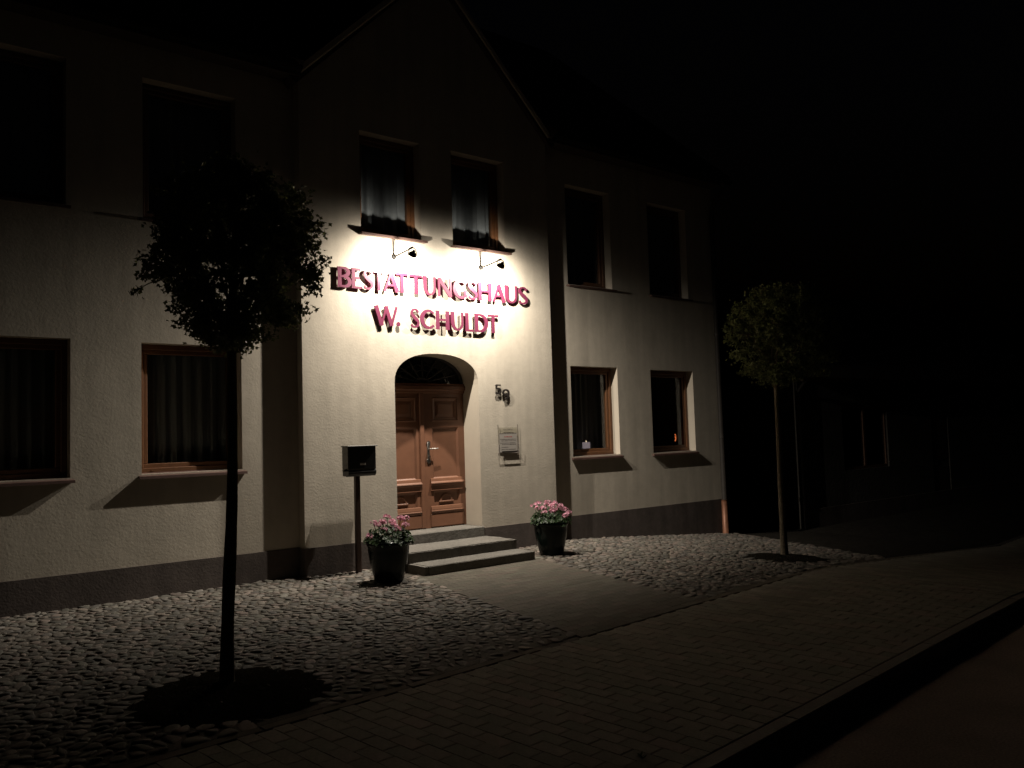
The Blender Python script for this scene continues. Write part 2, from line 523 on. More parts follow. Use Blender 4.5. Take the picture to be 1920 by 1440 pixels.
# openings: x0, x1, z0, z1
WIN_L = [(.68, 1.735, 1.265, 2.645), (2.40, 3.46, 1.265, 2.635), (.66, 1.69, 3.99, 5.50), (2.42, 3.42, 3.96, 5.48)]
WIN_R = [(8.47, 9.47, 1.20, 2.56), (10.24, 11.31, 1.19, 2.545), (8.48, 9.43, 3.80, 5.335), (10.31, 11.285, 3.79, 5.335)]
WIN_B = [(4.915, 5.79, 4.10, 5.38), (6.285, 7.175, 4.10, 5.385)]
for (x0, x1, wins) in ((XL, BX0 + .05, WIN_L), (BX1 - .05, XR, WIN_R)):
    mb = MB(); holes = [rect(*w) for w in wins]
    mb.add(*tess([rect(x0, x1, PT - .03, EAVE + .1)] + holes, YW))
    mb.build('wall', PLASTER, house)
    for h in holes:
        mr = MB(); reveal(mr, h, YW, YW + RD + .02); mr.build('window_reveal', REVEAL, house)
# bay with gable and arched doorway
DX0, DX1, DZ0, DSP, DTOP, DD = 5.345, 6.64, .35, 2.25, 2.635, .36
arch = [(DX0, DZ0), (DX1, DZ0), (DX1, DSP)]
cx_, hw = (DX0 + DX1) / 2, (DX1 - DX0) / 2
for k in range(1, 24):
    t = math.pi * k / 24
    ct, st_ = math.cos(t), math.sin(t)
    e = .86                          # a slightly squared basket arch
    arch.append((cx_ + hw * math.copysign(abs(ct) ** e, ct), DSP + (DTOP - DSP) * abs(st_) ** e))
arch.append((DX0, DSP))
gable = [(BX0, PT - .03), (DX0 - .0, PT - .03), (DX0, DZ0)] 
mb = MB()
outer = [(BX0, PT - .03), (BX1, PT - .03), (BX1, EAVE - .02), ((BX0 + BX1) / 2, GAP), (BX0, EAVE - .02)]
bholes = [rect(*w) for w in WIN_B]
mb.add(*tess([outer] + bholes + [arch], YB))
mb.quad((BX0, YW + .1, PT - .03), (BX0, YB, PT - .03), (BX0, YB, EAVE), (BX0, YW + .1, EAVE))
mb.quad((BX1, YB, PT - .03), (BX1, YW + .1, PT - .03), (BX1, YW + .1, EAVE), (BX1, YB, EAVE))
mb.build('wall', PLASTER, house)
for h in bholes:
    mr = MB(); reveal(mr, h, YB, YB + RD + .02); mr.build('window_reveal', REVEAL, house)
mr = MB(); reveal(mr, arch, YB, YB + DD + .04, skip=(0,))
mr.build('door_reveal', REVEAL, house, True, angle=40)
# remaining shell: sides, back, inner wall
mb = MB()
mb.quad((XR, YW, -.6), (XR, 18, -.6), (XR, 18, EAVE), (XR, YW, EAVE))
mb.quad((XL, 18, -.6), (XL, YW, -.6), (XL, YW, EAVE), (XL, 18, EAVE))
mb.quad((XR, 18, -.6), (XL, 18, -.6), (XL, 18, EAVE), (XR, 18, EAVE))
mb.quad((XL, YW, EAVE - .01), (XR, YW, EAVE - .01), (XR, 18, EAVE - .01), (XL, 18, EAVE - .01))
mb.build('wall', PLASTER, house)
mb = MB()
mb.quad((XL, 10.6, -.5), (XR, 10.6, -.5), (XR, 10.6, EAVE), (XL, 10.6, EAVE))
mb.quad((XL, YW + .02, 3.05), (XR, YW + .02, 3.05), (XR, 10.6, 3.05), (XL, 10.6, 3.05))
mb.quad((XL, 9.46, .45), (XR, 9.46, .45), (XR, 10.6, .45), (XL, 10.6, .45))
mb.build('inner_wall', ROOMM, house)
# plinth, slightly proud, following the ground
def plinth(x0, x1, y, ends):
    mb = MB(); n = max(1, int((x1 - x0) / .5))
    for k in range(n):
        a, b = x0 + (x1 - x0) * k / n, x0 + (x1 - x0) * (k + 1) / n
        mb.quad((a, y, gz(a) - .12), (b, y, gz(b) - .12), (b, y, PT), (a, y, PT))
        mb.quad((a, y, PT), (b, y, PT), (b, y + .06, PT), (a, y + .06, PT))
    for x, f in ends:
        p = [(x, y, gz(x) - .12), (x, y + .4, gz(x) - .12), (x, y + .4, PT), (x, y, PT)]
        mb.add(p, [(0, 1, 2, 3) if f > 0 else (3, 2, 1, 0)])
    return mb.build('plinth', PLINTH, house)
plinth(XL, BX0 + .03, YW - .012, [(XL, -1)])
plinth(BX1 - .03, XR + .012, YW - .012, [(XR + .012, 1)])
plinth(BX0 - .012, DX0 - .04, YB - .012, [(BX0 - .012, -1)])
plinth(DX1 + .03, BX1 + .012, YB - .012, [(BX1 + .012, 1)])
# roofs
mb = MB()
def slab(a, b, c, d, th, mbx):
    a, b, c, d = map(Vector, (a, b, c, d)); n = (b - a).cross(d - a).normalized() * th
    vs = [a, b, c, d] + [p + n for p in (a, b, c, d)]
    mbx.add(vs, [(3, 2, 1, 0), (4, 5, 6, 7), (0, 1, 5, 4), (1, 2, 6, 5), (2, 3, 7, 6), (3, 0, 4, 7)])
for (x0, x1) in ((XL - .2, BX0 - .02), (BX1 + .02, XR + .12)):
    slab((x0, YW - .28, EAVE - .02), (x1, YW - .28, EAVE - .02), (x1, 13.6, EAVE + 4.1), (x0, 13.6, EAVE + 4.1), .12, mb)
slab((XL - .2, 13.6, EAVE + 4.1), (XR + .12, 13.6, EAVE + 4.1), (XR + .12, 18.3, EAVE - .1), (XL - .2, 18.3, EAVE - .1), .12, mb)
gm = (BX0 + BX1) / 2
slab((BX0 - .13, YB - .07, EAVE - .09), (gm, YB - .07, GAP + .06), (gm, 12, GAP + .06), (BX0 - .13, 12, EAVE - .09), -.1, mb)
slab((gm, YB - .07, GAP + .06), (BX1 + .13, YB - .07, EAVE - .09), (BX1 + .13, 12, EAVE - .09), (gm, 12, GAP + .06), -.1, mb)
mb.build('roof', ROOF, house)
# pale verge moulding along the gable and eaves boards
mb = MB()
for (a, b) in (((BX0 - .05, EAVE - .05), (gm, GAP - .02)), ((gm, GAP - .02), (BX1 + .05, EAVE - .05))):
    A, B = Vector((a[0], 0, a[1])), Vector((b[0], 0, b[1])); d = (B - A).normalized(); nn = Vector((-d.z, 0, d.x))
    prof = [(YB + .01, -.04), (YB - .06, -.034), (YB - .085, -.005), (YB - .085, .055), (YB + .01, .055)]
    vs = []
    for P in (A, B):
        for (yy, o_) in prof: vs.append((P.x + nn.x * o_, yy, P.z + nn.z * o_))
    k = len(prof)
    mb.add(vs, [(i, i + 1, k + i + 1, k + i) for i in range(k - 1)] + [tuple(range(k)), tuple(range(k, 2 * k))[::-1]])
mb.build('gable_trim', REVEAL, house)
mb = MB()
for (x0, x1) in ((XL, BX0), (BX1, XR)):
    mb.box(x0, x1, YW - .24, YW + .02, EAVE - .07, EAVE - .025)
mb.build('eaves_board', mat('dark_wood', (.05, .035, .025), .7), house)
mb = MB()
for (x0, x1) in ((XL - .2, BX0 - .05), (BX1 + .05, XR + .12)):
    n = 9; prof = [(math.cos(math.pi * (1 + k / n)) * .06, math.sin(math.pi * (1 + k / n)) * .06) for k in range(n + 1)]
    vs = [(x, YW - .34 + p[0], EAVE - .01 + p[1]) for x in (x0, x1) for p in prof]
    mb.add(vs, [(i, i + 1, n + 1 + i + 1, n + 1 + i) for i in range(n)])
mb.build('gutter', mat('gutter_dark', (.012, .011, .010), .9, spec=.05), house, True)
# downpipe at the right corner with a copper foot
mb = MB(); dpx, dpy = 11.93, YW - .07
mb.tube([(dpx, YW - .33, EAVE - .05), (dpx, YW - .30, EAVE - .18), (dpx, dpy - .02, EAVE - .45), (dpx, dpy, EAVE - .6), (dpx, dpy, .30)], .042, 12)
dp = mb.build('downpipe', ZINC, house, True)
mb = MB(); mb.tube([(dpx, dpy, .32), (dpx, dpy, .28), (dpx, dpy, gz(12) - .02)], .052, 12)
mb.build('pipe_foot', COPPER, dp, True)
for z in (1.4, 3.2, 4.8):
    mb = MB(); mb.tube([(dpx, dpy, z - .015), (dpx, dpy, z + .015)], .05, 12); mb.build('pipe_clip', ZINC, dp)

# windows
def window(w, y, curtain=None, wood=None, ext=.035, sproj=.075):
    x0, x1, z0, z1 = w; yf = y + RD
    mb = MB(); fw = .055
    def ring(a0, a1, b0, b1, t, ya, yb, ch=.006):
        mb.box(a0, a1, ya, yb, b1 - t, b1, ch=ch); mb.box(a0, a1, ya, yb, b0, b0 + t, ch=ch)
        mb.box(a0, a0 + t, ya + .001, yb, b0 + t, b1 - t, ch=ch); mb.box(a1 - t, a1, ya + .001, yb, b0 + t, b1 - t, ch=ch)
    ring(x0 + .002, x1 - .002, z0 + .002, z1 - .002, fw, yf, yf + .07)
    ring(x0 + fw - .012, x1 - fw + .012, z0 + fw - .012, z1 - fw + .012, .06, yf + .022, yf + .085)
    wo = mb.build('window', wood or WOODF, house)
    t = fw + .045
    g = MB(); g.box(x0 + t - .01, x1 - t + .01, yf + .048, yf + .054, z0 + t - .01, z1 - t + .01); g.build('pane', GLASS, wo)
    # sloping sill, ends just past the opening
    s = MB()
    sx0, sx1 = x0 - ext, x1 + ext
    pr = [(y + RD + .01, z0 + .012), (y - sproj, z0 - .022), (y - sproj, z0 - .050), (y - .002, z0 - .036), (y - .002, z0 - .02), (y + RD + .01, z0 - .02)]
    vs = [(x, a, b) for x in (sx0, sx1) for (a, b) in pr[:5]]
    pr2 = pr[:5]; k = len(pr2)
    vs = [(x0 + .001, pr[0][0], pr[0][1])] + [(sx0, a, b) for a, b in pr[1:5]] + [(x1 - .001, pr[0][0], pr[0][1])] + [(sx1, a, b) for a, b in pr[1:5]]
    s.add(vs, [(i, k + i, k + i + 1, i + 1) for i in range(k - 1)] + [tuple(range(k)), tuple(range(k, 2 * k))[::-1]])
    # the part of the sill top outside the opening
    s.build('sill', SILLM, wo)
    for xa_ in (x0 + .13, x1 - .16):
        h = MB(); h.box(xa_, xa_ + .03, yf - .012, yf + .004, z0 + .022, z0 + .034); h.build('drain_cap', WOODF, wo)
    if curtain:
        cm, yb, zb, zt, amp, per, xa, xb = curtain
        c = MB(); nx = 90; rows = 7; ph = [R.uniform(0, 6) for _ in range(4)]
        vs = []
        for j in range(rows + 1):
            q = j / rows
            for i in range(nx + 1):
                x = xa + (xb - xa) * i / nx
                f = math.sin(x / per * 6.283 + ph[0] + .6 * math.sin(x * 7 + ph[1])) + .35 * math.sin(x / per * 2.3 * 6.283 + ph[2])
                vs.append((x, yb + f * amp * (1 - .25 * q), zb + (zt - zb) * q + .004 * math.sin(x * 40)))
        fs = [(j * (nx + 1) + i, j * (nx + 1) + i + 1, (j + 1) * (nx + 1) + i + 1, (j + 1) * (nx + 1) + i) for j in range(rows) for i in range(nx)]
        c.add(vs, fs); c.build('curtain', cm, wo, True)
    return wo
for w in WIN_L[:2]: window(w, YW, (CURTD, YW + .36, w[2] + .02, w[3], .028, .13, w[0] - .05, w[1] + .05), sproj=.058)
WOODSHADE = mat('window_wood_shaded', (.085, .038, .018), .5, [(20, .15)], [(60, .12, .001)])  # window wood darkened: sill shade on the upper wing frames put into the colour
for w in WIN_L[2:]: window(w, YW, (CURTD, YW + .36, w[2] + .02, w[3], .028, .13, w[0] - .05, w[1] + .05), WOODSHADE)
window(WIN_R[0], YW, (CURTD, YW + .42, WIN_R[0][2] + .02, WIN_R[0][3], .03, .12, WIN_R[0][0] - .05, WIN_R[0][1] + .02), sproj=.045)
window(WIN_R[1], YW, (CURTD, YW + .55, WIN_R[1][2] + .02, WIN_R[1][3], .03, .12, WIN_R[1][0] - .05, WIN_R[1][0] + .6), sproj=.045)
for w in WIN_R[2:]: window(w, YW, (CURTD, YW + .40, w[2] + .02, w[3], .03, .13, w[0] - .05, w[1] + .3), WOODSHADE)
for w in WIN_B: window(w, YB, (CURTM, YB + .27, w[2] + .02, w[3], .022, .17, w[0] - .04, w[1] + .12), sproj=.10)

# ------------------------------------------------------------------ door
yd = YB + DD
door = empty('door', (5.93, yd, DZ0), parent=house)
DM = 5.952
def panel_frame(mb, x0, x1, z0, z1, y, prof):
    """moulded frame: profile = list of (inset, proud) from outer edge to the field"""
    loops = []
    for ins, pr in prof:
        loops.append([(x0 + ins, y - pr, z0 + ins), (x1 - ins, y - pr, z0 + ins), (x1 - ins, y - pr, z1 - ins), (x0 + ins, y - pr, z1 - ins)])
    vs = [p for lp in loops for p in lp]; fs = []
    for i in range(len(loops) - 1):
        for k in range(4):
            k2 = (k + 1) % 4
            fs.append((i * 4 + k, i * 4 + k2, i * 4 + 4 + k2, i * 4 + 4 + k))
    b = (len(loops) - 1) * 4; fs.append((b, b + 1, b + 2, b + 3))
    mb.add(vs, fs)
ZT = 2.15                            # top of the leaves, under the transom bar
for (x0, x1) in ((5.27, DM), (DM + .004, 6.64)):
    mb = MB()
    pa, pb = (x0 + .095, x1 - .085) if x0 < 5.5 else (x0 + .165, x1 - .10)
    fields = [(1.765, 2.09, 'raised'), (1.0, 1.685, 'field'), (.61, .84, 'arch')]
    holes = [rect(pa, pb, a, b) for a, b, _ in fields]
    mb.add(*tess([rect(x0, x1, DZ0 + .006, ZT + .02)] + holes, yd))
    mb.quad((x1, yd, DZ0), (x1, yd + .04, DZ0), (x1, yd + .04, ZT), (x1, yd, ZT))
    leaf = mb.build('door_leaf', DOORM, door)
    for a, b, kind in fields:
        pm = MB()
        if kind == 'raised': prof = [(0, 0), (.012, .012), (.022, -.004), (.05, -.012), (.055, -.02), (.10, -.004)]
        else: prof = [(0, 0), (.004, -.004), (.022, -.02), (.03, -.022)]
        panel_frame(pm, pa, pb, a, b, yd, prof)
        if kind == 'arch':
            xm = (pa + pb) / 2; rr = .105
            for (r0, pr0, r1, pr1) in ((rr, -.021, rr - .010, -.011), (rr - .010, -.011, rr - .026, -.011), (rr - .026, -.011, rr - .034, -.020)):
                vs = []; n = 14
                for k in range(n + 1):
                    t = math.pi * k / n
                    for (q, pr) in ((r0, pr0), (r1, pr1)): vs.append((xm + q * math.cos(t), yd - pr, a + .092 + q * 1.0 * math.sin(t)))
                pm.add(vs, [(2 * k, 2 * k + 1, 2 * k + 3, 2 * k + 2) for k in range(n)])
            pm.box(xm - rr - .012, xm + rr + .012, yd + .008, yd + .03, a + .072, a + .094, ch=.005)
        pm.build('panel', DOORM, leaf)
    # cornice-like ledges
    def ledge(za, zb, out, wid):
        lm = MB()
        prof = [(-.004, zb + .055), (.012, zb + .05), (.020, zb + .012), (out, zb), (out + .006, zb - .012), (out, zb - .03), (out * .55, zb - .045), (out * .45, za + .02), (.02, za), (-.004, za - .01)]
        vs = []
        for (o_, z) in prof:
            e = max(0, o_) * wid
            vs += [(pa - .045 - e, yd - o_, z), (pb + .045 + e, yd - o_, z)]
        n = len(prof)
        lm.add(vs, [(2 * i + 1, 2 * i, 2 * i + 2, 2 * i + 3) for i in range(n - 1)] + [tuple(range(0, 2 * n, 2))[::-1], tuple(range(1, 2 * n, 2))])
        lm.build('ledge', DOORM, leaf)
    ledge(.85, .955, .036, .3)
    ledge(.55, .588, .02, .3)
    bm_ = MB(); bm_.box(pa - .055, pb + .055, yd - .014, yd + .01, .368, .54, ch=.008); bm_.build('panel', DOORM, leaf)
mb = MB(); mb.box(DM - .034, DM + .034, yd - .022, yd + .01, DZ0 + .012, ZT, ch=.008); mb.build('astragal', DOORM, door)
mb = MB()
prof = [(.0, 2.14), (.028, 2.15), (.03, 2.175), (.055, 2.19), (.055, 2.235), (.035, 2.25), (.03, 2.272), (-.01, 2.275)]
vs = [(x, yd - o_, z) for (o_, z) in prof for x in (5.24, 6.66)]
mb.add(vs, [(2 * i + 1, 2 * i, 2 * i + 2, 2 * i + 3) for i in range(len(prof) - 1)])
mb.build('transom', DOORM, door)
# fanlight: glazing bars radiating over a dark pane
fan = MB(); fx, fz = cx_, 2.275
pts_f = [(fx + .64 * math.cos(math.pi * k / 24), fz + .38 * math.sin(math.pi * k / 24)) for k in range(25)]
fan.add([(fx, yd + .025, fz)] + [(a, yd + .025, b) for a, b in pts_f], [(0, k + 1, k + 2) for k in range(24)])
fo = fan.build('fanlight', GLASS, door)
fb = MB()
for k in range(1, 8):
    t = math.pi * k / 8
    fb.tube([(fx + .1 * math.cos(t), yd + .012, fz + .06 * math.sin(t)), (fx + .6 * math.cos(t), yd + .012, fz + .355 * math.sin(t))], .011, 6)
for (ra, rb, rad) in ((.1, .065, .016), (.63, .372, .026)):
    fb.tube([(fx + ra * math.cos(math.pi * k / 20), yd + .012, fz + rb * math.sin(math.pi * k / 20)) for k in range(21)], rad, 6)
for k in range(8):
    t = math.pi * (k + .5) / 8
    fb.tube([(fx + .36 * math.cos(t) + .055 * math.cos(q), yd + .012, fz + .21 * math.sin(t) + .045 * math.sin(q)) for q in [i * .7 for i in range(10)]], .006, 5)
fb.build('glazing_bar', mat('bar_paint', (.02, .018, .015), .6), fo)
hd = MB()
hx, hz = 6.05, 1.40
hd.box(hx - .018, hx + .018, yd - .012, yd + .003, hz - .14, hz + .09, ch=.005)
hd.lathe([(.0, 0), (.03, 0), (.03, .008), (0, .01)], 16, (hx, yd - .002, hz + .075), (0, -1, 0))
hd.lathe([(.0, 0), (.034, 0), (.03, .012), (0, .014)], 16, (hx, yd - .002, hz - .16), (0, -1, 0))
hd.tube([(hx, yd, hz), (hx, yd - .055, hz), (hx + .012, yd - .062, hz), (hx + .12, yd - .058, hz + .004)], [.011, .010, .009, .008], 8)
hd.build('door_handle', STEEL, door, True, angle=40)
kp = MB(); kp.lathe([(0, 0), (.008, 0), (.008, .03), (0, .032)], 10, (hx, yd - .008, hz - .10), (0, -1, 0))
kp.build('lock', DARKST, door)
# threshold stone in the doorway
mb = MB(); mb.box(DX0 - .035, DX1 + .028, YB - .022, YB + DD + .05, -.05, DZ0 + .004, ch=.012)
mb.build('threshold', STONE, house)

# stone steps
steps = empty('stone_steps', (5.9, 8.5, 0), 'two low worn stone steps in front of the brown double door', 'steps')
def rough_slab(x0, x1, y0, y1, z0, z1, amp):
    bm = bmesh.new(); nx, ny, nz = 26, 9, 4
    bmesh.ops.create_cube(bm, size=1)
    bmesh.ops.bevel(bm, geom=bm.edges[:], offset=.03, segments=2, affect='EDGES')
    bmesh.ops.subdivide_edges(bm, edges=[e for e in bm.edges if abs(e.verts[0].co.x - e.verts[1].co.x) > .5], cuts=28, use_grid_fill=True)
    bmesh.ops.subdivide_edges(bm, edges=[e for e in bm.edges if abs(e.verts[0].co.y - e.verts[1].co.y) > .5], cuts=7, use_grid_fill=True)
    from mathutils import noise as NZ
    for v in bm.verts:
        p = Vector((x0 + (v.co.x + .5) * (x1 - x0), y0 + (v.co.y + .5) * (y1 - y0), z0 + (v.co.z + .5) * (z1 - z0)))
        q = p * 7
        nn = Vector((NZ.noise(q), NZ.noise(q + Vector((9, 3, 1))), NZ.noise(q + Vector((2, 8, 5)))))
        q2 = p * 28
        nn += .5 * Vector((NZ.noise(q2), NZ.noise(q2 + Vector((9, 3, 1))), NZ.noise(q2 + Vector((2, 8, 5)))))
        p += Vector((nn.x * amp, nn.y * amp * 1.2, nn.z * amp * .45))
        v.co = p
    bm.verts.index_update()
    mb = MB(); mb.add([v.co[:] for v in bm.verts], [[v.index for v in f.verts] for f in bm.faces]); bm.free()
    return mb
rough_slab(5.06, 6.73, 8.37, 8.985, -.04, .225, .012).build('step', STONE, steps, True, angle=35)
rough_slab(5.10, 6.715, 8.0, 8.55, -.04, .105, .004).build('step', STONE, steps, True, angle=35)

# ------------------------------------------------------------------ lettering on the wall
def ribbon(mb, pts, ws, y0, y1, ax, az, eps):
    """flat stroke of varying width extruded from y0 (front) to y1; pts in glyph units"""
    n = len(pts); L = []; Rr = []
    for i, p in enumerate(pts):
        a = pts[max(i - 1, 0)]; b = pts[min(i + 1, n - 1)]
        dx, dz = (b[0] - a[0]), (b[1] - a[1]); d = math.hypot(dx, dz) or 1
        nx, nz = -dz / d, dx / d; w = ws[i] / 2
        L.append(ax(p[0] + nx * w, p[1] + nz * w)); Rr.append(ax(p[0] - nx * w, p[1] - nz * w))
    vs = []
    for i in range(n):
        vs += [(L[i][0], y0 - eps, L[i][1]), (Rr[i][0], y0 - eps, Rr[i][1]), (L[i][0], y1, L[i][1]), (Rr[i][0], y1, Rr[i][1])]
    fs = []
    for i in range(n - 1):
        a, b = i * 4, i * 4 + 4
        fs += [(a, a + 1, b + 1, b), (a + 2, b + 2, b + 3, a + 3), (a, b, b + 2, a + 2), (a + 1, a + 3, b + 3, b + 1)]
    fs += [(0, 2, 3, 1), (n * 4 - 4, n * 4 - 3, n * 4 - 1, n * 4 - 2)]
    mb.add(vs, fs)
def arc(cx, cz, rx, rz, a0, a1, n=16):
    return [(cx + rx * math.cos(math.radians(a0 + (a1 - a0) * k / n)), cz + rz * math.sin(math.radians(a0 + (a1 - a0) * k / n))) for k in range(n + 1)]
TK, TN = .20, .105
def lin(n, a, b): return [a + (b - a) * k / n for k in range(n + 1)]
def bow(n, thin=TN, thick=TK): return [thin + (thick - thin) * math.sin(math.pi * k / n) for k in range(n + 1)]
def flare(p, q, w):                # a stem that widens a little at both ends
    return ([(p[0] + (q[0] - p[0]) * t, p[1] + (q[1] - p[1]) * t) for t in (0, .12, .5, .88, 1)], [w * 1.12, w * 1.0, w * .92, w * 1.0, w * 1.12])
S_SP = [(.60, .80), (.54, .90), (.44, .955), (.33, .96), (.21, .92), (.14, .83), (.14, .73), (.21, .63), (.33, .54), (.46, .45), (.57, .36), (.60, .25), (.56, .13), (.45, .06), (.32, .04), (.19, .07), (.09, .17)]
S_W = [.13, .11, .10, .10, .12, .15, .17, .19, .20, .20, .18, .16, .13, .11, .10, .11, .14]
GL = {
 'B': (.68, [flare((.11, 0), (.11, 1), TK), (arc(.30, .755, .26, .195, 90, -90), bow(16)), (arc(.33, .28, .30, .235, 90, -90), bow(16)), ([(.11, .95), (.32, .95)], [TN, TN]), ([(.11, .535), (.34, .535)], [TN, TN]), ([(.11, .05), (.35, .05)], [TN, TN])]),
 'E': (.56, [flare((.11, 0), (.11, 1), TK), ([(.1, .95), (.52, .95)], [TN, .12]), ([(.1, .52), (.46, .52)], [TN, .12]), ([(.1, .05), (.56, .05)], [TN, .12])]),
 'S': (.70, [(S_SP, S_W)]),
 'T': (.74, [flare((.37, 0), (.37, .93), TK), ([(0, .95), (.37, .95), (.74, .95)], [.13, TN, .13])]),
 'A': (.84, [flare((.06, 0), (.42, .97), TN), flare((.40, .97), (.75, 0), TK), ([(.20, .33), (.62, .33)], [TN, TN])]),
 'U': (.76, [([(.10, 1), (.10, .9), (.10, .6), (.11, .38), (.15, .22), (.24, .09), (.38, .045)], [.22, .2, .19, .19, .18, .15, .11]), ([(.38, .045), (.51, .09), (.61, .2), (.655, .36), (.66, .6), (.66, .9), (.66, 1)], [.11, .11, .11, .105, .10, .11, .125])]),
 'N': (.80, [flare((.07, 0), (.07, 1), TN * 1.05), ([(.06, .97), (.4, .5), (.74, .03)], [.2, .2, .2]), flare((.73, 0), (.73, 1), TN * 1.05)]),
 'G': (.82, [(arc(.46, .5, .38, .45, 42, 300, 24), [.13] + [.11 + .1 * math.sin(math.pi * (k + 2) / 28) ** 1.5 for k in range(1, 25)]), (arc(.46, .5, .38, .45, 300, 318, 3), [.115, .115, .115, .12]), flare((.70, .08), (.70, .46), .17)]),
 'H': (.80, [flare((.10, 0), (.10, 1), TK), flare((.70, 0), (.70, 1), TK), ([(.1, .52), (.7, .52)], [TN, TN])]),
 'W': (1.20, [flare((.06, 1), (.34, .02), TK), flare((.33, .02), (.60, 1), TN), flare((.56, 1), (.86, .02), TK), flare((.85, .02), (1.14, 1), TN)]),
 'C': (.80, [(arc(.46, .5, .38, .45, 44, 316, 26), [.13] + [.105 + .1 * math.sin(math.pi * k / 26) ** 1.5 for k in range(1, 26)] + [.13])]),
 'L': (.54, [flare((.11, 0), (.11, 1), TK), ([(.1, .05), (.54, .05)], [TN, .125])]),
 'D': (.80, [flare((.11, 0), (.11, 1), TK), ([(.11, .95), (.32, .95)], [TN, TN]), ([(.11, .05), (.32, .05)], [TN, TN]), (arc(.30, .5, .40, .45, 90, -90, 20), bow(20))]),
 '5': (.60, [([(.54, .93), (.10, .93)], [.15, .15]), ([(.15, .94), (.12, .55)], [.14, .14]), ([(.12, .55)] + arc(.28, .33, .25, .27, 125, -150, 18), [.14] + [.16] * 19)]),
 '9': (.62, [(arc(.31, .68, .23, .26, 0, 360, 26), [.165] * 27), ([(.54, .68), (.53, .45), (.47, .24), (.36, .10), (.18, .05)], [.165, .165, .165, .15, .15])]),
}
Y0L, Y1L = 8.961, 8.976
def glyph(ch, xl, xr, zb, zt, y0, y1, name, material, parent, pin=True):
    mb = MB()
    if ch == '.':
        r_ = (xr - xl) / 2; xm = (xl + xr) / 2
        mb.lathe([(0, 0), (r_, 0), (r_, y1 - y0), (0, y1 - y0)], 20, (xm, y1, zb + r_), (0, -1, 0))
        pins = [(xm, zb + r_)]
    else:
        W_, st = GL[ch]; sx = (xr - xl) / W_; sz = zt - zb
        ax = lambda a, b: (xl + a * sx, zb + b * sz)
        for k, (pp, ww) in enumerate(st):
            ribbon(mb, pp, ww, y0, y1, ax, None, .0004 * k)
        p0 = st[0][0]; a = p0[1] if len(p0) > 2 else p0[0]; b = p0[-2] if len(p0) > 2 else p0[-1]
        pins = [ax(*a), ax(*b)]
    if pin:
        for (a, b) in pins: mb.tube([(a, y1 - .002, b), (a, YB + .01, b)], .004, 6)
    return mb.build(name, material, parent)
sign = empty('letter_sign', (6.07, 8.95, 3.2), 'raised magenta metal letters spelling BESTATTUNGSHAUS W. SCHULDT above the door', 'sign')
L1 = [('B', 633.3, 658), ('E', 659.8, 678), ('S', 680.5, 701.5), ('T', 701, 721.5), ('A', 719.5, 749), ('T', 743.5, 765.8), ('T', 769.3, 792), ('U', 794.5, 819), ('N', 822, 847.8), ('G', 851, 877), ('S', 877, 897), ('H', 898, 922.5), ('A', 924.5, 948.6), ('U', 947.6, 972), ('S', 972, 991)]
for ch, a, b in L1:
    ya = 537.5 + (a - 633) / 357 * 37
    glyph(ch, on_y(a, ya, Y0L).x, on_y(b, ya, Y0L).x, 3.385, 3.632, Y0L, Y1L, 'letter', LETTER, sign)
L2 = [('W', 703.9, 747), ('.', 744, 751.2), ('S', 769.4, 788), ('C', 789.4, 816), ('H', 818.6, 843.2), ('U', 846.5, 871), ('L', 873.8, 888.5), ('D', 891, 916), ('T', 916.5, 935)]
for ch, a, b in L2:
    ya = 610 + (a - 703) / 231 * 16
    if ch == '.': glyph(ch, on_y(a, 609, Y0L).x, on_y(b, 609, Y0L).x, 2.955, 3.19, Y0L, Y1L, 'letter', LETTER, sign)
    else: glyph(ch, on_y(a, ya, Y0L).x, on_y(b, ya, Y0L).x, 2.95, 3.197, Y0L, Y1L, 'letter', LETTER, sign)
num = empty('house_number', (7.05, 8.95, 2.1), 'small metal house number 59 on the wall beside the doorway', 'house number')
yn = 8.977
p5, p5b = on_y(929, 739, yn), on_y(940.3, 721, yn); p9, p9b = on_y(942.5, 749, yn), on_y(955.5, 730, yn)
glyph('5', p5.x, p5b.x, p5.z, p5b.z, yn, yn + .010, 'digit', DARKST, num)
glyph('9', p9.x, p9b.x, p9.z, p9b.z, yn, yn + .010, 'digit', DARKST, num)

# notice plaque on thin steel brackets
plq = empty('notice_plaque', (7.11, 8.97, 1.3), 'small clear plaque with a printed opening-hours notice on wire brackets by the doorway', 'plaque')
PX0, PX1, PZ0, PZ1 = 6.95, 7.285, 1.32, 1.66
mb = MB(); mb.box(PX0, PX1, 8.993, 8.997, PZ0, PZ1); mb.build('acrylic_plate', ACRYL, plq)
mb = MB(); mb.box(PX0 + .012, PX1 - .012, 8.9915, 8.9928, PZ0 + .0, PZ1 - .08)
mb.build('paper', mat('paper', (.33, .30, .265), .8, [(20, .05)]), plq)
ink = mat('ink', (.07, .06, .055), .8); inkr = mat('ink_red', (.32, .04, .04), .8)
mb = MB(); mrd = MB()
def text_line(m_, xa, xb, z, h, y=8.9908):
    x = xa
    while x < xb:
        w = R.uniform(.008, .022); m_.box(x, min(x + w, xb), y, y + .0006, z - h / 2 * R.uniform(.7, 1), z + h / 2 * R.uniform(.7, 1)); x += w + R.uniform(.004, .009)
text_line(mb, 7.03, 7.20, PZ1 - .035, .010, 8.9922)
for (dz, a, b) in ((.085, .02, .31), (.165, .03, .30), (.185, .05, .30), (.215, .03, .29), (.235, .06, .30), (.272, .05, .17), (.302, .05, .30)): text_line(mb, PX0 + a, PX0 + b, PZ1 - dz, .009)
text_line(mrd, PX0 + .10, PX0 + .24, PZ1 - .13, .013)
tag(mb.build('print', ink, plq), kind='stuff'); mrd.build('red_print', inkr, plq)
